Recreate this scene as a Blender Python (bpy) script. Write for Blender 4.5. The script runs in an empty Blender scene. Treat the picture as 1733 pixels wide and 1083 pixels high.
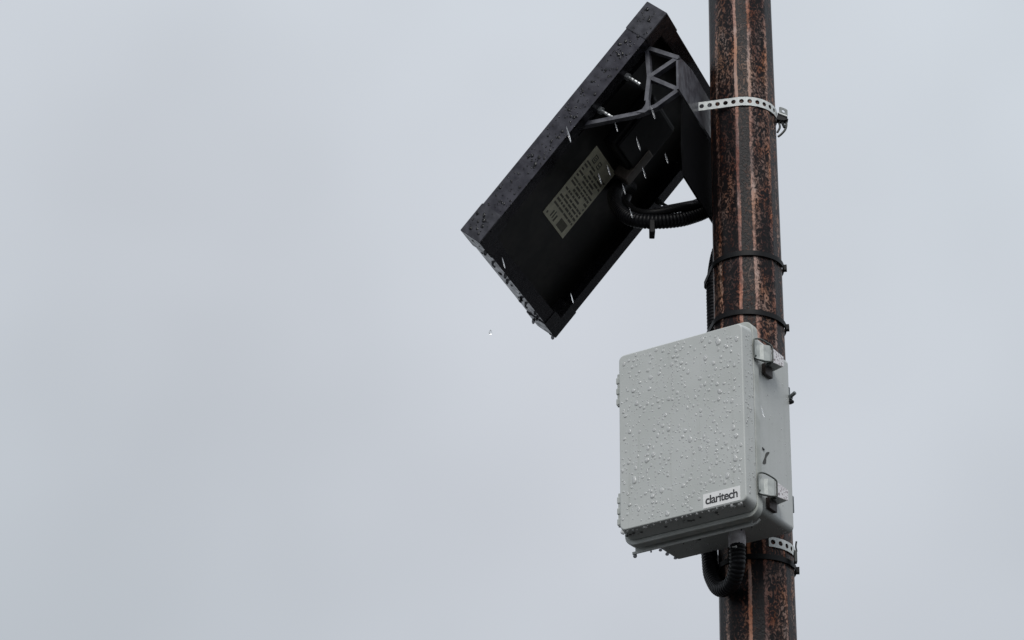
import bpy, bmesh, math, random
from mathutils import Vector, Matrix, Euler
random.seed(7)
rad = math.radians
scn = bpy.context.scene
COL = scn.collection

# ------------------------------------------------------------------ camera
PITCH, ROLL = 0.4654, 0.0094
fw = Vector((0, math.cos(PITCH), math.sin(PITCH)))
up0 = Vector((0, -math.sin(PITCH), math.cos(PITCH)))
rt0 = Vector((1, 0, 0))
rt = rt0 * math.cos(ROLL) + up0 * math.sin(ROLL)
up = up0 * math.cos(ROLL) - rt0 * math.sin(ROLL)
cam_d = bpy.data.cameras.new('camera')
cam_d.sensor_width = 36
cam_d.lens = 108.42
cam_d.clip_start = 0.05
cam_d.clip_end = 5000
cam = bpy.data.objects.new('camera', cam_d)
COL.objects.link(cam)
M = Matrix((rt, up, -fw)).transposed().to_4x4()
M.translation = (-0.5072, -5.9, 1.6)
cam.matrix_world = M
scn.camera = cam

# ------------------------------------------------------------------ world: an overcast rainy sky
SUN_EL, SUN_AZ = rad(42), rad(182)       # azimuth clockwise from +Y (the view direction)
w = bpy.data.worlds.new('World')
scn.world = w
w.use_nodes = True
nt = w.node_tree
nt.nodes.clear()
N = nt.nodes.new
L = nt.links.new
out = N('ShaderNodeOutputWorld')
bg = N('ShaderNodeBackground')
L(bg.outputs[0], out.inputs[0])
tc = N('ShaderNodeTexCoord')
sky = N('ShaderNodeTexSky')
sky.sky_type = 'NISHITA'
sky.sun_disc = False
sky.sun_elevation = SUN_EL
sky.sun_rotation = SUN_AZ
# cloud deck: brighter towards the zenith as every overcast sky is, with faint soft mottling
sep = N('ShaderNodeSeparateXYZ'); L(tc.outputs['Generated'], sep.inputs[0])
mx = N('ShaderNodeMath'); mx.operation = 'MAXIMUM'; mx.inputs[1].default_value = 0.0; L(sep.outputs[2], mx.inputs[0])
gr = N('ShaderNodeMath'); gr.operation = 'MULTIPLY_ADD'; gr.inputs[1].default_value = 0.48; gr.inputs[2].default_value = 0.425
L(mx.outputs[0], gr.inputs[0])
nz = N('ShaderNodeTexNoise'); nz.inputs['Scale'].default_value = 4.6; nz.inputs['Detail'].default_value = 3
nz.inputs['Roughness'].default_value = 0.45
L(tc.outputs['Generated'], nz.inputs['Vector'])
nm = N('ShaderNodeMapRange'); nm.inputs[1].default_value = 0.25; nm.inputs[2].default_value = 0.75
nm.inputs[3].default_value = 0.86; nm.inputs[4].default_value = 1.14
L(nz.outputs['Fac'], nm.inputs[0])
mul = N('ShaderNodeMath'); mul.operation = 'MULTIPLY'; L(gr.outputs[0], mul.inputs[0]); L(nm.outputs[0], mul.inputs[1])
nz2 = N('ShaderNodeTexNoise'); nz2.inputs['Scale'].default_value = 3.4; nz2.inputs['Detail'].default_value = 1
L(tc.outputs['Generated'], nz2.inputs['Vector'])
tint = N('ShaderNodeMix'); tint.data_type = 'RGBA'
tint.inputs[6].default_value = (0.893, 0.985, 1.060, 1)
tint.inputs[7].default_value = (0.950, 0.977, 1.056, 1)
L(nz2.outputs['Fac'], tint.inputs[0])
deck = N('ShaderNodeVectorMath'); deck.operation = 'SCALE'
L(tint.outputs[2], deck.inputs[0]); L(mul.outputs[0], deck.inputs['Scale'])
sk = N('ShaderNodeVectorMath'); sk.operation = 'SCALE'; sk.inputs['Scale'].default_value = 0.10
L(sky.outputs[0], sk.inputs[0])
mixs = N('ShaderNodeMix'); mixs.data_type = 'RGBA'; mixs.inputs[0].default_value = 0.96
L(sk.outputs[0], mixs.inputs[6]); L(deck.outputs[0], mixs.inputs[7])
L(mixs.outputs[2], bg.inputs[0])
bg.inputs[1].default_value = 1.0

# soft sun behind the cloud
sd = bpy.data.lights.new('sun', 'SUN')
sd.energy = 1.5
sd.angle = rad(35)
sd.color = (1.0, 0.98, 0.95)
so = bpy.data.objects.new('sun', sd)
COL.objects.link(so)
sdir = Vector((math.sin(SUN_AZ) * math.cos(SUN_EL), math.cos(SUN_AZ) * math.cos(SUN_EL), math.sin(SUN_EL)))
so.rotation_euler = sdir.to_track_quat('Z', 'Y').to_euler()
so.location = (3, -6, 9)

scn.view_settings.view_transform = 'Standard'
scn.view_settings.look = 'None'
scn.view_settings.gamma = 1
scn.view_settings.exposure = 0
scn.view_settings.use_curve_mapping = False
scn.cycles.max_bounces = 10
scn.cycles.transparent_max_bounces = 12

# ------------------------------------------------------------------ materials
def new_mat(name):
    m = bpy.data.materials.new(name)
    m.use_nodes = True
    t = m.node_tree
    return m, t, t.nodes['Principled BSDF']

def plain(name, col, rough=0.5, metal=0.0, var=0.0, scale=40.0, bump=0.0, col2=None, rough2=None, coat=0.0, detail=4, coords='Object', lo=0.35, hi=0.65, bscale=None, spec=0.5):
    """one colour, with noise mottling towards col2, uneven gloss and fine relief"""
    m, t, p = new_mat(name)
    p.inputs['Roughness'].default_value = rough
    p.inputs['Metallic'].default_value = metal
    p.inputs['Coat Weight'].default_value = coat
    p.inputs['Coat Roughness'].default_value = 0.12
    p.inputs['Specular IOR Level'].default_value = spec
    c = t.nodes.new('ShaderNodeTexCoord')
    n = t.nodes.new('ShaderNodeTexNoise')
    n.inputs['Scale'].default_value = scale
    n.inputs['Detail'].default_value = detail
    t.links.new(c.outputs[coords], n.inputs['Vector'])
    mr = t.nodes.new('ShaderNodeMapRange'); mr.inputs[1].default_value = lo; mr.inputs[2].default_value = hi
    t.links.new(n.outputs['Fac'], mr.inputs[0])
    mix = t.nodes.new('ShaderNodeMix'); mix.data_type = 'RGBA'
    if col2 is None:
        col2 = tuple(max(0, x * (1 - var)) for x in col)
    mix.inputs[6].default_value = (*col, 1)
    mix.inputs[7].default_value = (*col2, 1)
    t.links.new(mr.outputs[0], mix.inputs[0])
    t.links.new(mix.outputs[2], p.inputs['Base Color'])
    if rough2 is not None:
        r = t.nodes.new('ShaderNodeMapRange'); r.inputs[3].default_value = rough; r.inputs[4].default_value = rough2
        t.links.new(mr.outputs[0], r.inputs[0]); t.links.new(r.outputs[0], p.inputs['Roughness'])
    if bump:
        b = t.nodes.new('ShaderNodeBump'); b.inputs['Strength'].default_value = bump; b.inputs['Distance'].default_value = 0.002
        src = n
        if bscale:
            src = t.nodes.new('ShaderNodeTexNoise'); src.inputs['Scale'].default_value = bscale
            t.links.new(c.outputs[coords], src.inputs['Vector'])
        t.links.new(src.outputs['Fac'], b.inputs['Height']); t.links.new(b.outputs[0], p.inputs['Normal'])
    return m

def pole_material():
    """weathered steel: highlights and reflections painted as bands round its girth, rust mottled by wet flaking"""
    m, t, p = new_mat('weathered_rusty_steel_painted_sheen')
    nn, ln = t.nodes.new, t.links.new
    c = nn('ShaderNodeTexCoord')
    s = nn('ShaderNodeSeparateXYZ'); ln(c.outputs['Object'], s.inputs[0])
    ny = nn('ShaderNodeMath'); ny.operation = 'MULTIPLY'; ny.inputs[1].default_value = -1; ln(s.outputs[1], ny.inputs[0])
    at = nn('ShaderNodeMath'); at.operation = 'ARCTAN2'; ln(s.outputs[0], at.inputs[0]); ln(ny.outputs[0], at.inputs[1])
    # wobble of the painted bands
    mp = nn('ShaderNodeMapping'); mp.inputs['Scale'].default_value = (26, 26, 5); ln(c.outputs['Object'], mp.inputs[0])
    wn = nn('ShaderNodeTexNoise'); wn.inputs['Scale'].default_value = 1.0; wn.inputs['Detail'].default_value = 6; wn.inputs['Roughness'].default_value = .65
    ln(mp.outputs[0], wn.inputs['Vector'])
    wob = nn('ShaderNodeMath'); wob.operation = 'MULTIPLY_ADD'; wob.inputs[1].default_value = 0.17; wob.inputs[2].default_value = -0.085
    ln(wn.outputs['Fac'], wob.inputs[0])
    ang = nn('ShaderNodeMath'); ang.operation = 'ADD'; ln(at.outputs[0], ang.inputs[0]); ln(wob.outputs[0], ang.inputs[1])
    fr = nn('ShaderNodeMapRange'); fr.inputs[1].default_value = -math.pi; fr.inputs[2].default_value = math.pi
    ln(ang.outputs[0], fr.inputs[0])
    ramp = nn('ShaderNodeValToRGB'); ln(fr.outputs[0], ramp.inputs[0])  # bands paint bright edge highlights and dark reflections into the rust colour
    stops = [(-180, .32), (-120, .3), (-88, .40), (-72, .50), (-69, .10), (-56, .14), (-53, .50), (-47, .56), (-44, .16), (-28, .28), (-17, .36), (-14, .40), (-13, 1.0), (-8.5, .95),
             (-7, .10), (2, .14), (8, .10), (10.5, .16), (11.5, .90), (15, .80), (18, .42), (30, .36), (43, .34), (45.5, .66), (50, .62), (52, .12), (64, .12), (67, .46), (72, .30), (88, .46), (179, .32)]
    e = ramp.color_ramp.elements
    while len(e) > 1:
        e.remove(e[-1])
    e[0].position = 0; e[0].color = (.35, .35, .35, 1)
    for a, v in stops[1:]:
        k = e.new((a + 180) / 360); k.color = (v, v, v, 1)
    # mottling: curly flakes about a centimetre across
    m1 = nn('ShaderNodeTexNoise'); m1.inputs['Scale'].default_value = 105; m1.inputs['Detail'].default_value = 3; m1.inputs['Distortion'].default_value = 1.6
    m1.inputs['Roughness'].default_value = .55
    mp1 = nn('ShaderNodeMapping'); mp1.inputs['Scale'].default_value = (1.15, 1.15, .8)
    ln(c.outputs['Object'], mp1.inputs[0]); ln(mp1.outputs[0], m1.inputs['Vector'])
    m2 = nn('ShaderNodeTexNoise'); m2.inputs['Scale'].default_value = 12; m2.inputs['Detail'].default_value = 5
    mp2 = nn('ShaderNodeMapping'); mp2.inputs['Scale'].default_value = (2.2, 2.2, .35)
    ln(c.outputs['Object'], mp2.inputs[0]); ln(mp2.outputs[0], m2.inputs['Vector'])
    a1 = nn('ShaderNodeMapRange'); a1.inputs[1].default_value = .40; a1.inputs[2].default_value = .60; a1.inputs[3].default_value = -.36; a1.inputs[4].default_value = .36
    ln(m1.outputs['Fac'], a1.inputs[0])
    a2 = nn('ShaderNodeMapRange'); a2.inputs[1].default_value = .3; a2.inputs[2].default_value = .7; a2.inputs[3].default_value = -.34; a2.inputs[4].default_value = .24
    ln(m2.outputs['Fac'], a2.inputs[0])
    # mottling shows least on the bright painted highlight bands
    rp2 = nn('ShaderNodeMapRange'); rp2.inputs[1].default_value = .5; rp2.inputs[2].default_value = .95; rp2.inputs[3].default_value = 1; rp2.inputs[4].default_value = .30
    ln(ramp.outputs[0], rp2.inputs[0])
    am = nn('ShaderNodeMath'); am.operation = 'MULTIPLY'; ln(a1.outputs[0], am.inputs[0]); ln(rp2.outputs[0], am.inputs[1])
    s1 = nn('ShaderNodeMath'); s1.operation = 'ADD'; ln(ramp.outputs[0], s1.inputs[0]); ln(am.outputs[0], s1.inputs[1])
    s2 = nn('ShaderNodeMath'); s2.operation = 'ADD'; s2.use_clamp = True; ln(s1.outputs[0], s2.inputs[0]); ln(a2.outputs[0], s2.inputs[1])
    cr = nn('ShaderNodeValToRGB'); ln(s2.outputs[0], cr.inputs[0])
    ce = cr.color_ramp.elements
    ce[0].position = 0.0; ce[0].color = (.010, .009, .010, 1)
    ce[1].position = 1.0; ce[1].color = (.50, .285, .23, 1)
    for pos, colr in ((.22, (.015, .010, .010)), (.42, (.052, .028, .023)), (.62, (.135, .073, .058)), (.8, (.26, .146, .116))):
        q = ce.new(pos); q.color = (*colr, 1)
    # some patches weathered to grey, some to orange
    m3 = nn('ShaderNodeTexNoise'); m3.inputs['Scale'].default_value = 30; m3.inputs['Detail'].default_value = 3
    mp3 = nn('ShaderNodeMapping'); mp3.inputs['Scale'].default_value = (1.6, 1.6, .5); mp3.inputs['Location'].default_value = (3, 1, 7)
    ln(c.outputs['Object'], mp3.inputs[0]); ln(mp3.outputs[0], m3.inputs['Vector'])
    hs = nn('ShaderNodeHueSaturation')
    h1 = nn('ShaderNodeMapRange'); h1.inputs[1].default_value = .3; h1.inputs[2].default_value = .7; h1.inputs[3].default_value = .65; h1.inputs[4].default_value = 1.45
    ln(m3.outputs['Fac'], h1.inputs[0]); ln(h1.outputs[0], hs.inputs['Saturation']); ln(cr.outputs[0], hs.inputs['Color'])
    h2 = nn('ShaderNodeMapRange'); h2.inputs[1].default_value = .3; h2.inputs[2].default_value = .7; h2.inputs[3].default_value = .487; h2.inputs[4].default_value = .517
    ln(m2.outputs['Fac'], h2.inputs[0]); ln(h2.outputs[0], hs.inputs['Hue'])
    ln(hs.outputs[0], p.inputs['Base Color'])
    p.inputs['Specular IOR Level'].default_value = .14
    rr = nn('ShaderNodeMapRange'); rr.inputs[3].default_value = .30; rr.inputs[4].default_value = .42
    ln(s2.outputs[0], rr.inputs[0]); ln(rr.outputs[0], p.inputs['Roughness'])
    b = nn('ShaderNodeBump'); b.inputs['Strength'].default_value = .55; b.inputs['Distance'].default_value = .0016
    ln(m1.outputs['Fac'], b.inputs['Height']); ln(b.outputs[0], p.inputs['Normal'])
    return m

def water_material():
    m, t, p = new_mat('rain_water')
    p.inputs['Base Color'].default_value = (1, 1, 1, 1)
    p.inputs['Roughness'].default_value = 0.02
    p.inputs['IOR'].default_value = 1.33
    p.inputs['Transmission Weight'].default_value = 1.0
    return m

def bead_material(name, tint, lo_, hi_, white, ior):
    """a thin bead of rain: tint and white painted in for refracted light, mirroring the sky above and the dark ground below at its rim"""
    m, t, p = new_mat(name)
    t.nodes.remove(p)
    tr = t.nodes.new('ShaderNodeBsdfTransparent'); tr.inputs[0].default_value = (*tint, 1)
    df_ = t.nodes.new('ShaderNodeBsdfDiffuse'); df_.inputs[0].default_value = (.95, .95, .95, 1)
    m0 = t.nodes.new('ShaderNodeMixShader'); m0.inputs[0].default_value = white
    t.links.new(tr.outputs[0], m0.inputs[1]); t.links.new(df_.outputs[0], m0.inputs[2])
    gl_ = t.nodes.new('ShaderNodeBsdfGlossy'); gl_.inputs['Roughness'].default_value = .08
    lw = t.nodes.new('ShaderNodeFresnel'); lw.inputs[0].default_value = ior
    mr = t.nodes.new('ShaderNodeMapRange'); mr.inputs[1].default_value = .0; mr.inputs[2].default_value = .6; mr.inputs[3].default_value = lo_; mr.inputs[4].default_value = hi_
    t.links.new(lw.outputs[0], mr.inputs[0])
    mx_ = t.nodes.new('ShaderNodeMixShader')
    t.links.new(mr.outputs[0], mx_.inputs[0]); t.links.new(m0.outputs[0], mx_.inputs[1]); t.links.new(gl_.outputs[0], mx_.inputs[2])
    t.links.new(mx_.outputs[0], t.nodes['Material Output'].inputs[0])
    return m

MAT = {}
MAT['bead'] = bead_material('rain_bead', (1, 1, 1), .05, .52, .34, 1.45)  # white share paints in the bright sky refracted by a drop
MAT['bead_dark'] = bead_material('rain_bead_tinted_dark', (.30, .30, .31), .02, .35, 0, 1.33)  # dark tint paints in the reflection lost beneath a drop
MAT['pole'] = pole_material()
MAT['water'] = water_material()
def box_material():
    """moulded grey fibreglass, faintly chalked, with thin rain-washed streaks"""
    m, t, p = new_mat('grey_fibreglass')
    nn, ln = t.nodes.new, t.links.new
    c = nn('ShaderNodeTexCoord')
    def noise(sc, scale=(1, 1, 1), det=4):
        mp = nn('ShaderNodeMapping'); mp.inputs['Scale'].default_value = scale
        ln(c.outputs['Object'], mp.inputs[0])
        n_ = nn('ShaderNodeTexNoise'); n_.inputs['Scale'].default_value = sc; n_.inputs['Detail'].default_value = det
        ln(mp.outputs[0], n_.inputs['Vector'])
        return n_
    def mixc(a, b, n_, lo, hi):
        r_ = nn('ShaderNodeMapRange'); r_.inputs[1].default_value = lo; r_.inputs[2].default_value = hi
        ln(n_.outputs['Fac'], r_.inputs[0])
        x_ = nn('ShaderNodeMix'); x_.data_type = 'RGBA'
        ln(r_.outputs[0], x_.inputs[0])
        for k_, v_ in ((6, a), (7, b)):
            if isinstance(v_, tuple): x_.inputs[k_].default_value = (*v_, 1)
            else: ln(v_, x_.inputs[k_])
        return x_.outputs[2]
    base = mixc((.575, .592, .578), (.515, .535, .515), noise(10), .3, .7)
    st = noise(1.0, (70, 70, 3.5), 5)
    col = mixc(base, (.40, .415, .385), st, .60, .98)
    sp = noise(160, det=2)
    col = mixc(col, (.33, .33, .29), sp, .76, .84)
    ln(col, p.inputs['Base Color'])
    rg = nn('ShaderNodeMapRange'); rg.inputs[1].default_value = .3; rg.inputs[2].default_value = .7; rg.inputs[3].default_value = .30; rg.inputs[4].default_value = .52
    ln(st.outputs['Fac'], rg.inputs[0]); ln(rg.outputs[0], p.inputs['Roughness'])
    b = nn('ShaderNodeBump'); b.inputs['Strength'].default_value = .12; b.inputs['Distance'].default_value = .002
    ln(noise(380, det=3).outputs['Fac'], b.inputs['Height']); ln(b.outputs[0], p.inputs['Normal'])
    return m
MAT['box'] = box_material()
MAT['box_wet'] = plain('grey_fibreglass_weathered', (.54, .56, .54), .38, col2=(.42, .44, .41), scale=22, bump=.2, rough2=.5)
MAT['black_frame'] = plain('black_anodised_frame', (.080, .077, .087), .20, metal=.85, col2=(.034, .033, .040), scale=45, rough2=.36, bump=.25)
MAT['black_plastic'] = plain('black_plastic', (.006, .006, .007), .5, var=.4, scale=70, bump=.12, spec=.25)
MAT['cap_plastic'] = plain('black_cap_plastic', (.088, .086, .095), .24, metal=.85, col2=(.040, .040, .046), scale=60, rough2=.40, bump=.2)
MAT['backsheet'] = plain('black_backsheet', (.005, .005, .005), .5, col2=(.030, .027, .023), scale=16, bump=.08, lo=.45, hi=.8, rough2=.3)
MAT['cells'] = plain('dark_blue_solar_cells', (.012, .018, .045), .12, var=.3, scale=30)
MAT['conduit'] = plain('black_corrugated_plastic', (.008, .008, .010), .4, var=.3, scale=60, spec=.25)
MAT['bracket'] = plain('dull_grey_aluminium', (.135, .138, .158), .5, col2=(.058, .058, .072), scale=55, bump=.3, rough2=.35)
MAT['bracket_black'] = plain('black_steel', (.004, .004, .005), .8, var=.3, scale=40, bump=.1, spec=.06)  # near-black steel for the lower plate and foot angles
MAT['galv'] = plain('galvanised_strap', (.80, .83, .81), .42, col2=(.64, .67, .66), scale=90, bump=.15)
MAT['galv_dark'] = plain('weathered_zinc', (.17, .19, .195), .42, metal=.3, col2=(.09, .10, .10), scale=110, bump=.2)
MAT['bolt'] = plain('bright_zinc_bolt', (.55, .57, .58), .3, metal=.6, var=.3, scale=120)
MAT['dark_bolt'] = plain('dark_wet_bolt', (.05, .055, .052), .35, metal=.3, var=.3, scale=120)
MAT['latch'] = plain('greenish_latch_steel', (.56, .585, .565), .34, metal=.1, col2=(.40, .425, .41), scale=70, bump=.1)
MAT['latch_lever'] = plain('spotted_lever_steel', (.88, .85, .85), .3, metal=.15, col2=(.16, .085, .09), scale=230, detail=2, lo=.56, hi=.62)
MAT['latch_base'] = plain('rust_stained_latch_base', (.045, .028, .024), .5, var=.4, scale=120)
MAT['wire'] = plain('wet_wire', (.115, .125, .115), .3, metal=.4, var=.3, scale=120)
MAT['sticker'] = plain('white_sticker', (.88, .88, .87), .35, var=.06, scale=120)
MAT['ink'] = plain('dark_grey_ink', (.03, .03, .034), .5, var=.1)
MAT['panel_label'] = plain('cream_label', (.80, .77, .60), .5, var=.2, scale=70)
MAT['panel_ink'] = plain('faded_label_ink', (.20, .19, .145), .6, var=.3, scale=150)
MAT['tape'] = plain('brown_tape', (.20, .17, .15), .5, var=.3, scale=100)
MAT['gland'] = plain('grey_gland_plastic', (.86, .84, .87), .42, col2=(.60, .57, .61), scale=90)
MAT['smear'] = plain('dark_grime', (.075, .075, .068), .6, var=.3, scale=150)
MAT['ground'] = plain('damp_asphalt', (.040, .040, .039), .85, col2=(.022, .022, .022), scale=30, rough2=.7, bump=.1, detail=8, spec=.2)
MAT['concrete'] = plain('concrete', (.30, .29, .28), .8, var=.3, scale=18, bump=.4)

# ------------------------------------------------------------------ mesh helpers
def empty(name, loc=(0, 0, 0), mat=None, rotz=0.0):
    o = bpy.data.objects.new(name, None)
    o.empty_display_size = .05
    COL.objects.link(o)
    if mat is not None:
        o.matrix_world = mat
    else:
        o.location = loc
        o.rotation_euler = (0, 0, rotz)
    return o

def tag(o, label=None, cat=None, group=None, kind=None):
    if label: o['label'] = label
    if cat: o['category'] = cat
    if group: o['group'] = group
    if kind: o['kind'] = kind
    return o

def obj_from(name, me, mat, parent=None, smooth=False):
    me.materials.append(MAT[mat])
    if smooth:
        for p in me.polygons:
            p.use_smooth = True
    o = bpy.data.objects.new(name, me)
    COL.objects.link(o)
    if parent is not None:
        o.parent = parent
    return o

def from_py(name, vs, fs, mat, parent=None, smooth=False, sharp=None):
    me = bpy.data.meshes.new(name)
    me.from_pydata([tuple(v) for v in vs], [], fs)
    bm = bmesh.new(); bm.from_mesh(me)
    bmesh.ops.recalc_face_normals(bm, faces=bm.faces)
    bm.to_mesh(me); bm.free()
    o = obj_from(name, me, mat, parent, smooth)
    if sharp:
        for p in me.polygons:
            p.use_smooth = True
        me.set_sharp_from_angle(angle=rad(sharp))
    return o

def box_mesh(name, a, b, mat, parent=None, bev=0.0, seg=2):
    bm = bmesh.new()
    bmesh.ops.create_cube(bm, size=1)
    for v in bm.verts:
        v.co = Vector([(a[i] + b[i]) / 2 + v.co[i] * (b[i] - a[i]) for i in range(3)])
    if bev:
        bmesh.ops.bevel(bm, geom=bm.edges[:], offset=bev, segments=seg, affect='EDGES', profile=.6)
    me = bpy.data.meshes.new(name)
    bm.to_mesh(me); bm.free()
    return obj_from(name, me, mat, parent)

def prism_data(poly, axis_pts):
    """poly: list of Vectors; axis_pts: offset Vector -> solid"""
    n = len(poly)
    vs = [Vector(p) for p in poly] + [Vector(p) + Vector(axis_pts) for p in poly]
    fs = [tuple(range(n - 1, -1, -1)), tuple(range(n, 2 * n))]
    for i in range(n):
        j = (i + 1) % n
        fs.append((i, j, n + j, n + i))
    return vs, fs

def frame_of(d):
    d = d.normalized()
    a = Vector((0, 0, 1)) if abs(d.z) < .9 else Vector((1, 0, 0))
    u = d.cross(a).normalized()
    return u, d.cross(u).normalized()

def catmull(pts, per=12):
    P = [Vector(p) for p in pts]
    P = [P[0] * 2 - P[1]] + P + [P[-1] * 2 - P[-2]]
    r = []
    for i in range(1, len(P) - 2):
        for k in range(per):
            t = k / per
            a, b, c, d = P[i - 1], P[i], P[i + 1], P[i + 2]
            r.append(.5 * ((2 * b) + (c - a) * t + (2 * a - 5 * b + 4 * c - d) * t * t + (3 * b - a - 3 * c + d) * t ** 3))
    r.append(P[-2])
    return r

def resample(pts, step):
    out_, acc = [pts[0]], 0.0
    for a, b in zip(pts, pts[1:]):
        l = (b - a).length
        while l > 0 and acc + l >= step:
            t = (step - acc) / l
            a = a.lerp(b, t)
            out_.append(a.copy())
            l = (b - a).length
            acc = 0.0
        acc += l
    return out_

def tube_data(pts, r, seg=12, base=0):
    vs, fs = [], []
    pts = [Vector(p) for p in pts]
    n = len(pts)
    T = [(pts[min(i + 1, n - 1)] - pts[max(i - 1, 0)]).normalized() for i in range(n)]
    u, _ = frame_of(T[0])
    for i in range(n):
        u = (u - T[i] * u.dot(T[i])).normalized()
        v = T[i].cross(u)
        rr = r(i) if callable(r) else r
        for k in range(seg):
            a = 2 * math.pi * k / seg
            vs.append(pts[i] + (u * math.cos(a) + v * math.sin(a)) * rr)
    for i in range(n - 1):
        for k in range(seg):
            j = (k + 1) % seg
            fs.append((base + i * seg + k, base + i * seg + j, base + (i + 1) * seg + j, base + (i + 1) * seg + k))
    fs.append(tuple(base + k for k in range(seg - 1, -1, -1)))
    fs.append(tuple(base + (n - 1) * seg + k for k in range(seg)))
    return vs, fs

def tube(name, pts, r, mat, parent=None, seg=12, smooth=True):
    vs, fs = tube_data(pts, r, seg)
    return from_py(name, vs, fs, mat, parent, smooth, sharp=50 if smooth else None)

def merge(*parts):
    V, F = [], []
    for vs, fs in parts:
        b = len(V)
        V += list(vs)
        F += [tuple(i + b for i in f) for f in fs]
    return V, F

def bolt_data(p, d, length, r, head=0.0, hr=0.0, nut_at=0.0):
    """threaded shank with a hexagonal nut near its root"""
    d = Vector(d).normalized(); p = Vector(p)
    n = 14
    pts = [p + d * length * i / n for i in range(n + 1)]
    a = tube_data(pts, lambda i: r * (1.0 if i % 2 else .86), 8)
    b = tube_data([p + d * nut_at, p + d * (nut_at + head)], hr, 6)
    return merge(a, b)

def drop_cap(c, nrm, r, flat=.55, stretch=1.0, down=None, seg=9, rings=3, jit=.16):
    """a bead of water sitting on a face: flattened dome, sunk a hair into the face"""
    nrm = Vector(nrm).normalized()
    dn = Vector(down) if down is not None else Vector((0, 0, -1))
    dn = (dn - nrm * dn.dot(nrm))
    dn = dn.normalized() if dn.length > 1e-4 else frame_of(nrm)[0]
    sd_ = nrm.cross(dn)
    vs, fs = [], []
    js = [1 + random.uniform(-jit, jit) for _ in range(seg)]
    c = Vector(c) - nrm * r * .05
    for i in range(rings):
        th = (math.pi / 2) * i / rings
        for k in range(seg):
            a = 2 * math.pi * k / seg
            q = r * math.cos(th) * (js[k] * (1 - i / rings) + i / rings)
            x, y = math.cos(a) * q, math.sin(a) * q
            if x > 0: x *= 1.0
            else: x *= stretch
            sag = .18 * r * math.sin(th)
            vs.append(c + dn * (x + sag) + sd_ * y + nrm * (math.sin(th) * r * flat))
    vs.append(c + nrm * r * flat + dn * .18 * r)
    for i in range(rings - 1):
        for k in range(seg):
            j = (k + 1) % seg
            fs.append((i * seg + k, i * seg + j, (i + 1) * seg + j, (i + 1) * seg + k))
    top = rings * seg
    for k in range(seg):
        fs.append(((rings - 1) * seg + k, (rings - 1) * seg + (k + 1) % seg, top))
    fs.append(tuple(range(seg - 1, -1, -1)))
    return vs, fs

def hang_drop(c, r, h, down=(0, 0, -1), seg=10):
    """a drop hanging from an edge"""
    d = Vector(down).normalized(); c = Vector(c)
    prof = [(-.35, .55), (-.1, .82), (.2, .95), (.5, 1.0), (.75, .82), (.92, .48)]
    pts = [c + d * h * a for a, _ in prof]
    vs, fs = tube_data(pts, lambda i: r * prof[i][1], seg)
    return vs, fs

# ------------------------------------------------------------------ ground (below the frame)
g = from_py('ground', [(-1500, -1500, 0), (1500, -1500, 0), (1500, 1500, 0), (-1500, 1500, 0)], [(0, 1, 2, 3)], 'ground')
tag(g, 'dark damp asphalt ground around the pole', kind='structure')

# ------------------------------------------------------------------ pole
VD = Vector((-.0857, -.9963, 0))          # from the pole towards the viewer
RT = Vector((.9963, -.0857, 0))
def prad(z):
    return .076 - .0055 * (z - 4.4)
pole = empty('steel_pole', (0, 0, 0), rotz=math.atan2(-.0857, .9963))
tag(pole, 'tall tapered rusty brown steel pole with dark reflections painted in as vertical streaks', 'pole')
vs, fs = [], []
zs = [0.012 + 8.2 * i / 16 for i in range(17)]
SEG = 144
for z in zs:
    for k in range(SEG):
        a = 2 * math.pi * k / SEG
        dl = (math.degrees(a) + 13 + 15) % 30 - 15 - 0
        f = min(1 / math.cos(rad(abs(((math.degrees(a) + 13) % 30) - 15))), 1.022) * .988
        r = prad(z) * f
        vs.append((r * math.sin(a), -r * math.cos(a), z))
n = len(zs)
for i in range(n - 1):
    for k in range(SEG):
        j = (k + 1) % SEG
        fs.append((i * SEG + k, i * SEG + j, (i + 1) * SEG + j, (i + 1) * SEG + k))
fs.append(tuple(range(SEG)))
fs.append(tuple((n - 1) * SEG + k for k in range(SEG)))
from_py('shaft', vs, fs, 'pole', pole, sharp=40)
box_mesh('base_plate', (-.17, -.17, .004), (.17, .17, .03), 'galv_dark', pole, .004)
for sx in (-1, 1):
    for sy in (-1, 1):
        v_, f_ = bolt_data((sx * .14, sy * .14, .02), (0, 0, 1), .07, .01, .016, .019, .012)
        from_py('anchor_bolt', v_, f_, 'dark_bolt', pole)
v_, f_ = tube_data([(0, 0, 8.2), (0, 0, 8.235), (0, 0, 8.255)], lambda i: (.064, .064, .04)[i], 24)
from_py('pole_cap', v_, f_, 'galv_dark', pole, sharp=40)

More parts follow.
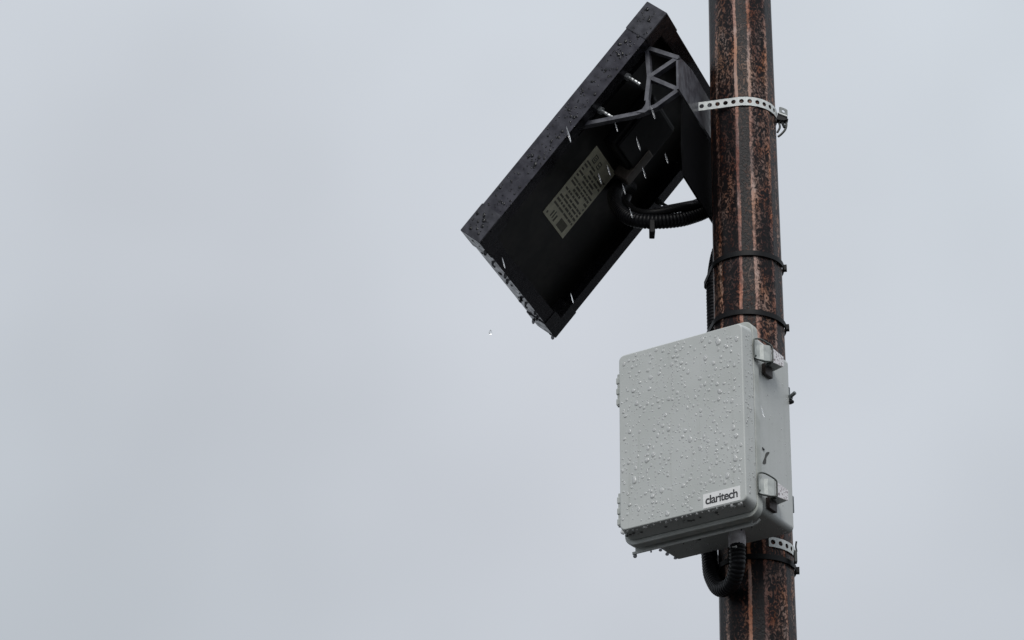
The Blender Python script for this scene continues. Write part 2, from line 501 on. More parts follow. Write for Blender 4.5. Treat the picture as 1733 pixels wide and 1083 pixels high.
# ------------------------------------------------------------------ solar panel
E1 = Vector((.347, .9378, .0062)).normalized()
E2 = Vector((.6171, -.2333, .7515)); E2 = (E2 - E1 * E1.dot(E2)).normalized()
E3 = E1.cross(E2)
NP = Vector((-.5775, -.0481, 4.7252))
PW, PL, PT = .4907, .6479, .0567
PM = Matrix((E1, E2, E3)).transposed().to_4x4()
PM.translation = NP
panel = empty('solar_panel', mat=PM)
tag(panel, 'black framed solar panel seen from behind, tilted on the pole above the box', 'solar panel')
prof = [(0, -PT), (0, 0), (.033, 0), (.033, -.0028), (.0028, -.0028), (.0028, -.0340), (.012, -.0340), (.012, -PT)]
def rect_at(d):
    return [(d, d), (PW - d, d), (PW - d, PL - d), (d, PL - d)]
for k in range(4):
    vs, fs = [], []
    for (d, z) in prof:
        c4 = rect_at(d)
        vs.append((*c4[k], z)); vs.append((*c4[(k + 1) % 4], z))
    m_ = len(prof)
    for i in range(m_):
        j = (i + 1) % m_
        fs.append((2 * i, 2 * j, 2 * j + 1, 2 * i + 1))
    fs.append(tuple(2 * i for i in range(m_)))
    fs.append(tuple(2 * i + 1 for i in range(m_ - 1, -1, -1)))
    from_py('frame_rail', vs, fs, 'black_frame' if k in (0, 3) else 'black_frame', panel)
# corner caps
for sx in (0, 1):
    for sy in (0, 1):
        Lp = [(-.0025, -.0025), (.074, -.0025), (.074, .037), (.037, .037), (.037, .074), (-.0025, .074)]
        poly = []
        for (x, y) in Lp:
            poly.append(Vector((x if sx == 0 else PW - x, y if sy == 0 else PL - y, -PT - .002)))
        vs, fs = prism_data(poly, (0, 0, PT + .0038))
        me = bpy.data.meshes.new('corner_cap')
        bm = bmesh.new()
        bv = [bm.verts.new(v) for v in vs]
        for f in fs:
            bm.faces.new([bv[i] for i in f])
        bmesh.ops.recalc_face_normals(bm, faces=bm.faces)
        bmesh.ops.bevel(bm, geom=bm.edges[:], offset=.0012, segments=2, affect='EDGES')
        bm.to_mesh(me); bm.free()
        obj_from('corner_cap', me, 'cap_plastic', panel)
box_mesh('backsheet', (.003, .003, -.0395), (PW - .003, PL - .003, -.0352), 'backsheet', panel)
box_mesh('cell_glass', (.0125, .0125, -.0545), (PW - .0125, PL - .0125, -.0397), 'cells', panel)
# junction box under the panel
jb = box_mesh('junction_box', (.175, .375, -.035), (.335, .525, -.004), 'black_plastic', panel, .006)
box_mesh('junction_lid', (.184, .384, -.004), (.326, .516, .002), 'black_plastic', jb, .003)
box_mesh('tape_strip', (.292, .352, -.0345), (.320, .440, .0052), 'tape', panel, .003)
# rating label with its rows of print
lab = box_mesh('rating_label', (.171, .164, -.0351), (.304, .356, -.0342), 'panel_label', panel)
lab['label'] = 'cream rating label with rows of faded print'
rows = []
def strip(x0, x1, y0, y1, z=-.0340):
    rows.append(([Vector(p) for p in ((x0, y0, z), (x1, y0, z), (x1, y1, z), (x0, y1, z))], [(0, 1, 2, 3)]))
y = .198
while y < .318:
    h = random.choice((.0042, .0050, .0058))
    x = .179
    while x < .295:
        wd = random.uniform(.008, .030)
        if random.random() < .86:
            strip(x, min(x + wd, .297), y, y + h)
        x += wd + random.uniform(.002, .005)
    y += h + random.choice((.0042, .005, .0056))
# class II square, round mark and arrow-like marks at the two ends
def ring_sq(x, y, s, t):
    strip(x, x + s, y, y + t); strip(x, x + s, y + s - t, y + s); strip(x, x + t, y + t, y + s - t); strip(x + s - t, x + s, y + t, y + s - t)
ring_sq(.192, .326, .018, .0026); ring_sq(.197, .331, .008, .002)
ring_sq(.222, .325, .016, .0026); strip(.226, .234, .331, .334)
strip(.180, .186, .170, .176); strip(.200, .206, .172, .188); strip(.211, .216, .172, .190); strip(.222, .229, .170, .186)
strip(.245, .286, .170, .191)
vs, fs = merge(*rows)
from_py('label_print', vs, fs, 'panel_ink', lab)
# carriage bolts through the frame, nuts showing on the back
for (x, y, ln_, mt) in ((.033, .491, .042, 'bolt'), (.035, .396, .042, 'bolt'), (.470, .392, .050, 'dark_bolt'), (.470, .49, .042, 'dark_bolt')):
    v_, f_ = bolt_data((x, y, -.0285), (0, 0, 1), ln_ + .0285, .0042, .008, .0085, .0285)
    from_py('frame_bolt', v_, f_, mt, panel)
# rain on the frame
dp = []
lo_dir = Vector((0, 0, -1))
dloc = PM.to_3x3().transposed() @ lo_dir
for _ in range(230):
    yy = random.uniform(.01, PL - .01); zz = random.uniform(-PT + .006, -.006)
    off = -.0025 if (yy < .074 or yy > PL - .074) else 0
    dp.append(drop_cap((off, yy, zz), (-1, 0, 0), random.choice((.0013, .0016, .0016, .002, .0024, .003, .004)), .42, random.uniform(1, 2.0), dloc, 8, 3, .25))
for _ in range(20):                       # beads strung along the lower rail
    xx = random.uniform(.0, PW)
    off = -.0025 if (xx < .074 or xx > PW - .074) else 0
    dp.append(drop_cap((xx, off, random.uniform(-PT + .004, -.004)), (0, -1, 0), random.uniform(.002, .005), .6, 1.2, dloc, 8, 3, .2))
for xx in (.045, .118, .165, .21, .30, .33, .36, .405, .45, PW - .006):
    off = -.003 if (xx < .074 or xx > PW - .074) else 0
    dp.append(hang_drop((xx, off, random.choice((-.004, -.02, -.05))), random.uniform(.0028, .0046), random.uniform(.008, .012), dloc))
for _ in range(26):                       # beads along the back lip of the near rail
    yy = random.uniform(.0, PL)
    dp.append(drop_cap((.002, yy, .0 if .075 < yy < PL - .075 else .0018), (0, 0, 1), random.uniform(.002, .0036), .7, 1.2, (-1, 0, 0), 8, 3, .25))
vs, fs = merge(*dp)
o = from_py('raindrops', vs, fs, 'bead_dark', panel, True)
o['kind'] = 'stuff'

# ------------------------------------------------------------------ bracket between panel and pole
BH = Vector((.9398, -.3418, 0))           # horizontal, from panel to pole
BE = Vector((.3418, .9398, 0))            # horizontal, along the panel's short side
BZ = 4.80
BM = Matrix((BE, -BH, Vector((0, 0, 1)))).transposed().to_4x4()
BM.translation = (0, 0, BZ)
brk = empty('panel_bracket', mat=BM)
tag(brk, 'grey triangulated metal bracket holding the solar panel to the pole', 'bracket')
def bp(x, h, z):                          # x along BE, h along BH from the pole axis, z camera height 3.x
    return Vector((x, -h, z + 1.6 - BZ))
def member(a, b, x, wd=.0085, dep=.016, ext=.003):
    """flat bar in the plane x=const from (h,z) a to b"""
    a = Vector(a); b = Vector(b)
    d = (b - a).normalized(); n_ = Vector((-d.y, d.x))
    a = a - d * ext; b = b + d * ext
    poly = [a + n_ * wd / 2, b + n_ * wd / 2, b - n_ * wd / 2, a - n_ * wd / 2]
    return prism_data([bp(x, p.x, p.y) for p in poly], (dep, 0, 0))
nA, nB, nK, nC, nT, nLo, nA2 = (-.154, 3.556), (-.315, 3.390), (-.180, 3.394), (-.1495, 3.481), (-.0845, 3.517), (-.083, 3.436), (-.156, 3.425)
for side in (-1, 1):
    x0 = -.218 if side < 0 else .202
    segs = [(nA, nT, 0), (nA, nC, .0006), (nC, nA2, .0004), (nB, nK, 0), (nC, nT, .0010), (nC, nLo, .0014), (nLo, (-.135, 3.405), .0003), ((-.135, 3.405), nK, .0008)]
    for (a, b, j) in segs:
        v_, f_ = member(a, b, x0 + j * 1.0, .0092, .015 + j)
        from_py('truss_bar', v_, f_, 'bracket', brk)
    # curved gusset where the upright meets the lower bar
    cen = [(-.156, 3.428), (-.158, 3.412), (-.166, 3.401), (-.180, 3.396)]
    poly = [bp(x0 - .0006, *p) for p in cen] + [bp(x0 - .0006, -.160, 3.392), bp(x0 - .0006, -.149, 3.398), bp(x0 - .0006, -.149, 3.420)]
    v_, f_ = prism_data(poly, (.010, 0, 0))
    from_py('gusset', v_, f_, 'bracket', brk)
    # foot angle along the panel
    v_, f_ = member((-.320, 3.382), (-.150, 3.561), x0 + .002, .010, .022)
    from_py('foot_angle', v_, f_, 'bracket_black', brk)
# flange plate against the pole
HP = -(prad(5.08) + .006)
poly = [(-.232, 3.428), (-.232, 3.500), (-.205, 3.518), (-.128, 3.536), (.128, 3.536), (.205, 3.518), (.232, 3.500), (.232, 3.428), (.075, 3.430), (.030, 3.438), (-.030, 3.438), (-.075, 3.430)]
v_, f_ = prism_data([bp(a, HP - .005, z) for a, z in poly], Vector((0, -.005, 0)))
from_py('flange_plate', v_, f_, 'bracket', brk)
# lower black plate bearing on the pole
poly = [(-.20, 3.425), (-.21, 3.30), (-.20, 3.229), (.20, 3.229), (.21, 3.30), (.20, 3.425)]
v_, f_ = prism_data([bp(a, HP - .0045, z) for a, z in poly], Vector((0, -.004, 0)))
from_py('pole_plate', v_, f_, 'bracket_black', brk)

# ------------------------------------------------------------------ perforated straps
def strap_loop(name, zc, plate_start, label, wd=.0212, pitch=.018, hole=.0053):
    th = empty(name, (0, 0, zc))
    tag(th, label, 'strap', 'perforated straps round the pole')
    R = prad(zc) + .0022
    path = []
    if plate_start:                       # runs from a slot in the flange, round the front, to the other slot
        s0 = -BH * (abs(HP) - .001) - BE * .080
        s1 = -BH * (abs(HP) - .001) + BE * .080
        def tang(p, sgn):
            d = math.atan2(p.y, p.x); al = math.acos(min(1, R / Vector((p.x, p.y)).length))
            return d + sgn * al
        a0 = tang(s0, +1); a1 = tang(s1, -1)
        while a1 < a0: a1 += 2 * math.pi
        path.append(Vector((s0.x, s0.y, 0)))
        k = 90
        path += [Vector((R * math.cos(a0 + (a1 - a0) * i / k), R * math.sin(a0 + (a1 - a0) * i / k), 0)) for i in range(k + 1)]
        path.append(Vector((s1.x, s1.y, 0)))
        path[0] += (path[0] - path[1]).normalized() * .003
    else:
        k = 100                           # round the back of the pole, ending at the box's rear plate on either side
        a0, a1 = rad(20), rad(282)
        for i in range(k + 1):
            d = VD * math.cos(a0 + (a1 - a0) * i / k) + RT * math.sin(a0 + (a1 - a0) * i / k)
            path.append(d * R)
    # arc length lookup
    cum = [0]
    for a, b in zip(path, path[1:]):
        cum.append(cum[-1] + (b - a).length)
    tot = cum[-1]
    def at_s(s):
        s = max(0, min(tot, s))
        for i in range(len(cum) - 1):
            if s <= cum[i + 1] + 1e-9:
                t = (s - cum[i]) / max(1e-9, cum[i + 1] - cum[i])
                return path[i].lerp(path[i + 1], t)
        return path[-1].copy()
    ncell = int(round(tot / pitch)); p_ = tot / ncell
    bm = bmesh.new()
    for c in range(ncell):
        s0 = c * p_; sc = s0 + p_ / 2
        ring_o, ring_i = [], []
        K = 16
        for k in range(K):
            a = 2 * math.pi * (k + .5) / K
            ca, sa = math.cos(a), math.sin(a)
            q = min((p_ / 2) / max(1e-6, abs(ca)), (wd / 2) / max(1e-6, abs(sa)))
            ox, oz = ca * q, sa * q
            P_ = at_s(sc + ox); ring_o.append(bm.verts.new((P_.x, P_.y, oz)))
            P_ = at_s(sc + ca * hole); ring_i.append(bm.verts.new((P_.x, P_.y, sa * hole)))
        for k in range(K):
            j = (k + 1) % K
            bm.faces.new((ring_o[k], ring_o[j], ring_i[j], ring_i[k]))
        # corner fillers
        for sx_, sz_ in ((1, 1), (-1, 1), (-1, -1), (1, -1)):
            P_ = at_s(sc + sx_ * p_ / 2)
            cv = bm.verts.new((P_.x, P_.y, sz_ * wd / 2))
            best = [k for k in range(K) if (math.cos(2 * math.pi * (k + .5) / K) * sx_ > 0) and (math.sin(2 * math.pi * (k + .5) / K) * sz_ > 0)]
            for k in best:
                j = k + 1
                if j % K in best:
                    bm.faces.new((ring_o[k], ring_o[j % K], cv))
    bmesh.ops.remove_doubles(bm, verts=bm.verts, dist=1e-5)
    bmesh.ops.recalc_face_normals(bm, faces=bm.faces)
    me = bpy.data.meshes.new('band')
    bm.to_mesh(me); bm.free()
    o = obj_from('band', me, 'galv', th)
    md = o.modifiers.new('thickness', 'SOLIDIFY'); md.thickness = .0014; md.offset = 0
    return th, R

s_up, R = strap_loop('perforated_strap', 5.068, True, 'white perforated metal strap clamping the panel bracket to the pole, upper of two')
# its clamp, standing out on the right of the pole
tabo = Vector((.0775, -.012, .003))
def tab_plate(name, pts, off, mat, parent, hole=None):
    v_, f_ = prism_data([Vector(p) for p in pts], off)
    return from_py(name, v_, f_, mat, parent)
# upright folded ear with its bolt hole, as a ring of faces
bm = bmesh.new()
K = 16; oc = Vector((.0890, -.010, .0135)); ex_ = Vector((.0205, 0, -.0085)).normalized(); ez_ = Vector((.0, 0, 1))
hw, hh, hr = .0100, .0085, .0036
ro, ri = [], []
for k in range(K):
    a = 2 * math.pi * (k + .5) / K; ca, sa = math.cos(a), math.sin(a)
    q = min(hw / max(1e-6, abs(ca)), hh / max(1e-6, abs(sa)))
    ro.append(bm.verts.new(oc + ex_ * ca * q + ez_ * sa * q)); ri.append(bm.verts.new(oc + ex_ * ca * hr + ez_ * sa * hr))
for k in range(K):
    j = (k + 1) % K
    bm.faces.new((ro[k], ro[j], ri[j], ri[k]))
me = bpy.data.meshes.new('clamp_ear'); bm.to_mesh(me); bm.free()
o = obj_from('clamp_ear', me, 'galv_dark', s_up); md = o.modifiers.new('thickness', 'SOLIDIFY'); md.thickness = .0016
tab_plate('clamp_ledge', [(.0750, -.020, .0035), (.0965, -.020, -.006), (.0985, -.001, -.005), (.0765, -.001, .0045)], (0, 0, .0026), 'galv', s_up)
tab_plate('clamp_jaw', [(.0745, -.019, -.0012), (.0985, -.019, -.0115), (.0890, -.019, -.0150), (.0735, -.019, -.0125)], (0, .017, 0), 'black_plastic', s_up)
v_, f_ = bolt_data((.0815, -.011, -.006), (.35, -.1, -1), .026, .0036, .007, .0068, .003)
from_py('clamp_bolt', v_, f_, 'dark_bolt', s_up)
tube('clamp_hook', catmull([(.0935, -.011, -.010), (.0945, -.011, -.022), (.0915, -.011, -.034), (.0835, -.011, -.045), (.0755, -.011, -.0525)]), lambda i: .0026, 'dark_bolt', s_up, 8)
tube('strap_tail', catmull([(.0775, -.010, -.012), (.0800, -.011, -.028), (.0740, -.011, -.042)]), .0024, 'dark_bolt', s_up, 8)

s_lo, R = strap_loop('perforated_strap', 4.024, False, 'white perforated metal strap round the pole just below the grey box')
tube('strap_hook', catmull([(.0800, -.050, .012), (.0785, -.050, .001), (.0800, -.049, -.010)]), .0018, 'dark_bolt', s_lo, 8)
box_mesh('clamp_nut', (.0735, -.058, -.036), (.0800, -.044, -.010), 'dark_bolt', s_lo, .0015)

# ------------------------------------------------------------------ equipment box
BXM = Matrix.Rotation(-.5908, 4, 'Z'); BXM.translation = (-.286, -.1606, 4.0086)
bx = empty('equipment_box', mat=BXM)
tag(bx, 'light grey weatherproof equipment box covered in raindrops, strapped to the pole', 'equipment box')
BW, BHt, BD = .2930, .3918, .2036
def rr_loop(x0, x1, z0, z1, r, y, seg=7):
    pts = []
    for (cx, cz, a0) in ((x1 - r, z1 - r, 0), (x0 + r, z1 - r, 90), (x0 + r, z0 + r, 180), (x1 - r, z0 + r, 270)):
        for i in range(seg + 1):
            a = rad(a0 + 90 * i / seg)
            pts.append(Vector((cx + r * math.cos(a), y, cz + r * math.sin(a))))
    return pts
def loft(loops):
    vs, fs = [], []
    m_ = len(loops[0])
    for lp in loops: vs += lp
    for i in range(len(loops) - 1):
        for k in range(m_):
            j = (k + 1) % m_
            fs.append((i * m_ + k, i * m_ + j, (i + 1) * m_ + j, (i + 1) * m_ + k))
    fs.append(tuple(range(m_ - 1, -1, -1)))
    fs.append(tuple((len(loops) - 1) * m_ + k for k in range(m_)))
    return vs, fs
def rr_solid(name, x0, x1, z0, z1, r, y0, y1, bev, mat, parent, taper=0.0):
    loops = []
    for (q, yy) in ((1, 0), (.6, .12), (.25, .42), (.06, .75), (0, 1.0)):
        d = bev * q
        loops.append(rr_loop(x0 + d + taper, x1 - d - taper, z0 + d + taper, z1 - d - taper, max(.002, r - d * .5), y0 + bev * yy))
    loops.append(rr_loop(x0, x1, z0, z1, r, y1))
    v_, f_ = loft(loops)
    o = from_py(name, v_, f_, mat, parent, sharp=32)
    md = o.modifiers.new('flat_faces', 'WEIGHTED_NORMAL'); md.keep_sharp = True; md.weight = 100
    return o
def lid_mesh():
    b_ = .0030
    L0 = []
    for (q, yy) in ((1, 0), (.6, .12), (.25, .42), (.06, .75), (0, 1.0)):
        d = b_ * q
        L0.append(rr_loop(d, BW - d, d, BHt - d, .012 - d * .5, b_ * yy))
    # sides flare outwards to the flange
    for t in (.35, .7, 1.0):
        e_ = .0085 * t
        L0.append(rr_loop(-e_, BW + .003 * t, -e_, BHt + e_, .012 + e_, b_ + (.036 - b_) * t))
    v_, f_ = loft(L0)
    o = from_py('lid', v_, f_, 'box', bx, sharp=32)
    md = o.modifiers.new('flat_faces', 'WEIGHTED_NORMAL'); md.keep_sharp = True; md.weight = 100
    return o
lid = lid_mesh()
rr_solid('gasket', -.002, BW - .004, -.003, BHt + .004, .014, .0355, .0392, .0003, 'black_plastic', bx)
rr_solid('rim', -.0125, BW + .0038, -.0180, BHt + .0215, .022, .0388, .0580, .0018, 'box_wet', bx)
body = rr_solid('body', .0075, .2862, .006, BHt + .0015, .012, .0575, BD, .0006, 'box', bx)
dr = box_mesh('drip_rail', (-.0105, .0640, -.0262), (.272, .0668, -.0205), 'box', bx, .0007)
tube('rail_end', [(.2705, .0654, -.0233), (.2790, .0656, -.0208), (.2850, .0668, -.0145)], .0026, 'box', bx, 8)
box_mesh('rail_web', (-.004, .0656, -.0208), (.268, .0666, .0075), 'box', bx)
# hinges on the left side
for z in (.320, .052):
    h0 = empty('hinge'); h0.parent = bx
    tube('hinge_pin', [(-.0068, .014, z - .036), (-.0068, .014, z + .036)], .0044, 'box_wet', h0, 10)
    for q in (-.028, -.004, .020):
        box_mesh('knuckle', (-.0118, .008, z + q - .006), (.002, .030, z + q + .008), 'box_wet', h0, .002)
# latches on the right side
def latch(dz, label):
    lt = empty('latch', (0, 0, dz)); lt.parent = bx
    lt['label'] = label
    sx = BW + .0038
    x2 = .2862
    # bent catch plate standing out from the lid flange
    prof = [(sx + .0008, .0395), (sx + .0022, .0490), (sx + .0060, .0545), (sx + .0130, .0580), (sx + .0205, .0690), (sx + .0215, .0730)]
    poly = [Vector((a, b, .3265)) for a, b in prof] + [Vector((a - .0012, b + .0016, .3265)) for a, b in reversed(prof)]
    v_, f_ = prism_data(poly, (0, 0, .0345))
    from_py('catch_plate', v_, f_, 'latch', lt)
    v_, f_ = prism_data([Vector((sx + .0004, .0400, .3255)), Vector((sx + .0030, .0400, .3255)), Vector((sx + .0215, .0715, .3255)), Vector((sx + .0090, .0715, .3255))], (0, 0, .0018))
    from_py('catch_lip', v_, f_, 'latch', lt)
    loop = [(sx + .0030, .0375, .3250), (sx + .0025, .0368, .3450), (sx + .0030, .0375, .3650), (sx + .0060, .0440, .3700), (sx + .0110, .0530, .3705), (sx + .0190, .0680, .3655), (sx + .0235, .0745, .3600), (sx + .0240, .0755, .3520), (sx + .0240, .0755, .3270)]
    tube('wire_bail', catmull(loop, 6), .0017, 'wire', lt, 8)
    low = [(sx + .0030, .0375, .3252), (sx + .0060, .0440, .3235), (sx + .0120, .0560, .3235), (sx + .0240, .0755, .3262)]
    tube('wire_bail', catmull(low, 6), .0014, 'wire', lt, 8)
    # over-centre lever: outer plate, top and dark underside run back to the body
    ax, bx_ = sx + .0225, sx + .0195
    vs = [Vector(p) for p in ((ax, .0770, .3270), (ax, .0770, .3590), (bx_, .1300, .3610), (bx_, .1300, .3380),
                              (ax - .0020, .0770, .3270), (ax - .0020, .0770, .3590), (bx_ - .0020, .1300, .3610), (bx_ - .0020, .1300, .3380))]
    fs = [(0, 3, 2, 1), (4, 5, 6, 7), (0, 1, 5, 4), (3, 7, 6, 2), (1, 2, 6, 5), (0, 4, 7, 3)]
    from_py('lever', vs, fs, 'latch_lever', lt)
    vs = [Vector(p) for p in ((ax - .0022, .0790, .3280), (bx_ - .0022, .1295, .3386), (x2 + .0004, .1400, .3400), (x2 + .0004, .0950, .3270))]
    vs = vs + [v + Vector((0, 0, .0050)) for v in vs]
    fs = [(0, 1, 2, 3), (4, 7, 6, 5), (0, 4, 5, 1), (1, 5, 6, 2), (2, 6, 7, 3), (3, 7, 4, 0)]
    from_py('lever_arm', vs, fs, 'dark_bolt', lt)
    box_mesh('latch_base', (x2 + .0005, .0900, .3130), (x2 + .0090, .1210, .3375), 'latch_base', lt, .0015)
    v_, f_ = tube_data([(sx + .0080, .0800, .3270), (sx + .0205, .0790, .3270)], .0032, 10)
    from_py('pivot', v_, f_, 'dark_bolt', lt)
    v_, f_ = tube_data([(sx + .0012, .0440, .3320), (sx + .0032, .0425, .3320)], .0022, 8)
    from_py('rivet', v_, f_, 'dark_bolt', lt)
latch(0, 'upper latch with spotted steel lever')
latch(-.297, 'lower latch with spotted steel lever')
# screw hole and scuff on the side
v_, f_ = tube_data([(.2850, .0865, .1455), (.2871, .0865, .1465)], .0043, 12)
from_py('screw_hole', v_, f_, 'ink', bx)
pl = catmull([(0, .1075, .1465), (0, .1015, .1390), (0, .0955, .1300), (0, .0910, .1210), (0, .0885, .1120)], 4)
L_, R_ = [], []
for i, p in enumerate(pl):
    t = i / (len(pl) - 1)
    wv = (.0056 + .0016 * math.sin(t * 9)) * (1 if .04 < t < .97 else .5)
    L_.append(p + Vector((.28655, wv, wv * .35))); R_.append(p + Vector((.28655, -wv, -wv * .35)))
vs = L_ + R_; k = len(pl)
from_py('grime_smear', vs, [(i, i + 1, k + i + 1, k + i) for i in range(k - 1)], 'smear', bx)
# maker's label
ly = -.0007
stk = box_mesh('name_sticker', (.1950, ly, .0040), (.2795, .0004, .0345), 'sticker', bx)
stk['label'] = 'white name sticker reading claritech'
fc = bpy.data.curves.new('lettering', 'FONT')
fc.body = 'claritech'
fc.size = .0212
fc.space_character = .90
fc.offset = .00036
fc.align_x = 'CENTER'
fo = bpy.data.objects.new('lettering', fc)
COL.objects.link(fo)
dg = bpy.context.evaluated_depsgraph_get()
dg.update()
me = bpy.data.meshes.new_from_object(fo.evaluated_get(dg))
bpy.data.objects.remove(fo)
xs = [v.co.x for v in me.vertices]
w_, c_ = max(xs) - min(xs), (max(xs) + min(xs)) / 2
for v in me.vertices:
    x_, y_ = (v.co.x - c_) * (.0735 / w_), v.co.y * 1.22
    v.co = Vector((.2372 + x_, ly - .00045, .0118 + y_))
me.materials.clear()
obj_from('lettering', me, 'ink', stk)
# gland under the box
gl = empty('cable_gland', (.1897, .1417, 0)); gl.parent = bx
v_, f_ = tube_data([(0, 0, .007), (0, 0, -.002), (0, 0, -.003), (0, 0, -.024), (0, 0, -.0270)], lambda i: (.0165, .0165, .0180, .0176, .0150)[i], 20)
from_py('gland_nut', v_, f_, 'gland', gl, sharp=40)
v_, f_ = tube_data([(0, 0, -.0265), (0, 0, -.036)], .0132, 18)
from_py('gland_collar', v_, f_, 'black_plastic', gl, sharp=40)
box_mesh('gland_glint', (-.0030, -.0158, -.0355), (.0072, -.0128, -.0275), 'sticker', gl, .0008)  # added white block, stands for a bright reflection below the gland
v_, f_ = tube_data([(.108, .128, .0065), (.108, .128, .0030)], .0055, 12)
from_py('drain_plug', v_, f_, 'black_plastic', bx)
# strut channels behind, with a bolt end showing on the right
for z in (.315, .070):
    box_mesh('strut_channel', (.010, BD + .0002, z - .018), (.284, BD + .0105, z + .018), 'galv_dark', bx, .001)
v_, f_ = bolt_data((.279, BD + .006, .306), (.9, -.25, .30), .024, .0042, .006, .0075, .004)
from_py('mounting_bolt', v_, f_, 'galv_dark', bx)
v_, f_ = tube_data([(.286, BD + .004, .297), (.294, BD + .002, .295)], lambda i: (.0055, .0035)[i], 8)
from_py('bolt_cap', v_, f_, 'black_plastic', bx)
# rain on the box
dp, spots = [], []
def free(x, z, r):
    for (a, b, q) in spots:
        if (a - x) ** 2 + (b - z) ** 2 < (1.2 * (q + r)) ** 2: return False
    return True
sizes = [.0054] * 7 + [.0047] * 22 + [.0040] * 55 + [.0032] * 120 + [.0024] * 190 + [.0016] * 230 + [.0011] * 120
for r in sizes:
    for _ in range(60):
        x = random.uniform(.006, BW - .008); z = random.uniform(.008, BHt - .008)
        if .190 < x < .285 and z < .040: continue
        if free(x, z, r):
            spots.append((x, z, r))
            dp.append(drop_cap((x, 0, z), (0, -1, 0), r * random.uniform(.85, 1.1), random.uniform(.22, .46), random.choice((1, 1, 1.1, 1.3, 1.7, 2.3)), (random.uniform(-.15, .15), 0, -1), 10, 4, .24))
            if r > .0030 and random.random() < .22:      # a merged pair
                dp.append(drop_cap((x + random.uniform(-1, 1) * r, 0, z + random.uniform(.6, 1.3) * r), (0, -1, 0), r * random.uniform(.5, .8), .3, 1.3, (0, 0, -1), 9, 3, .25))
            break
for (x, z0, z1) in ((.128, .235, .335), (.046, .285, .322), (.205, .10, .16), (.085, .06, .10)):   # runs: strings of small beads down a track
    z = z1
    while z > z0:
        r = random.uniform(.0009, .0022)
        dp.append(drop_cap((x + random.uniform(-.0012, .0012), 0, z), (0, -1, 0), r, .3, random.uniform(1.2, 2.6), (0, 0, -1), 8, 3, .2))
        z -= random.uniform(.003, .008)
        x += random.uniform(-.0012, .0010)
for _ in range(90):
    r = random.choice((.0012, .0017, .0022, .003))
    yy = random.uniform(.006, .034)
    dp.append(drop_cap((BW + .003 * (yy - .003) / .033, yy, random.uniform(.02, BHt - .02)), (1, 0, 0), r, .4, random.choice((1, 1.5)), (0, 0, -1), 8, 3, .2))
for _ in range(26):
    r = random.choice((.0010, .0013, .0018))
    dp.append(drop_cap((.2862, random.uniform(.10, BD - .01), random.uniform(.02, BHt - .06)), (1, 0, 0), r, .5, random.choice((1, 1.6)), (0, 0, -1), 8, 3, .2))
x = .004
while x < BW - .01:                        # fringe of beads on the lower front edge
    r = random.uniform(.0016, .0036)
    dp.append(hang_drop((x, random.uniform(.003, .010), .0015), r, r * random.uniform(1.5, 2.2)))
    x += random.uniform(.004, .012)
dp.append(hang_drop((.0025, .006, .002), .0042, .007))
for _ in range(40):
    dp.append(drop_cap((random.uniform(.02, .275), random.uniform(.105, .2), .006), (0, 0, -1), random.choice((.0018, .0026, .0035)), .5, 1, (0, 1, 0), 8, 3, .2))
vs, fs = merge(*dp)
o = from_py('raindrops', vs, fs, 'bead', bx, True)
o['kind'] = 'stuff'
dp = []
for (x, yy, z, r, h) in ((-.006, .0676, -.0265, .0042, .007), (.0035, .088, .007, .0030, .0035), (.0078, .098, .008, .0045, .0065), (.0085, .122, .008, .0032, .004), (.009, .143, .008, .0038, .004), (.010, .168, .008, .0040, .005), (.013, .196, .008, .0040, .004), (.06, BD - .002, .008, .0025, .003), (.10, BD - .002, .008, .0030, .003)):
    dp.append(hang_drop((x, yy, z), r, h))
for _ in range(5):
    dp.append(hang_drop((random.uniform(-.004, .27), .0676, -.0265), random.uniform(.0012, .0024), random.uniform(.002, .004)))
for _ in range(30):
    dp.append(drop_cap((random.uniform(.0, BW), random.uniform(.012, .034), -.0045), (0, .2, -1), random.choice((.0018, .0026, .0035)), .4, 1, (0, 1, 0), 8, 3, .2))
vs, fs = merge(*dp)
o = from_py('hanging_drops', vs, fs, 'bead_dark', bx, True)
o['kind'] = 'stuff'

# ------------------------------------------------------------------ corrugated conduit
cd = empty('corrugated_conduit', (-.0951, 0, 4.0))
tag(cd, 'black corrugated conduit running from the solar panel down the pole into the box bottom', 'conduit')
off = Vector((.0951, 0, -4.0))
pts = [(-.2400, .250, 5.030), (-.2560, .215, 5.018), (-.2747, .18, 4.985), (-.2800, .14, 4.935), (-.2669, .09, 4.8765), (-.2384, .06, 4.842), (-.1935, .05, 4.8330), (-.1409, .06, 4.8437), (-.1009, .08, 4.8673),
       (-.066, .100, 4.892), (-.036, .108, 4.880), (-.032, .106, 4.835), (-.055, .088, 4.775), (-.0675, .0715, 4.695), (-.0690, .0695, 4.62), (-.0690, .0675, 4.50), (-.073, .062, 4.38), (-.086, .044, 4.20), (-.0955, .016, 4.08),
       (-.0955, -.002, 4.012), (-.0930, -.022, 3.968), (-.0800, -.060, 3.926), (-.0600, -.108, 3.918), (-.0500, -.142, 3.943), (-.0492, -.1495, 3.978), (-.0492, -.1495, 3.986)]
P_ = resample(catmull([Vector(p) + off for p in pts], 24), .0020)
prof_r = (.0163, .0167, .0163, .0150)
tube('hose', P_, lambda i: prof_r[i % 4], 'conduit', cd, 14)
cb = tube('power_cable', catmull([Vector(p) + off for p in [(-.250, .16, 4.955), (-.2558, .1, 4.905), (-.232, .066, 4.866), (-.1971, .044, 4.8520), (-.1404, .050, 4.8670), (-.105, .068, 4.882), (-.080, .085, 4.905)]], 10), .0085, 'black_plastic', cd, 10)
box_mesh('hose_clip', (-.2080 + .0951, .034, 4.798 - 4.0), (-.1960 + .0951, .066, 4.830 - 4.0), 'black_plastic', cd, .002)

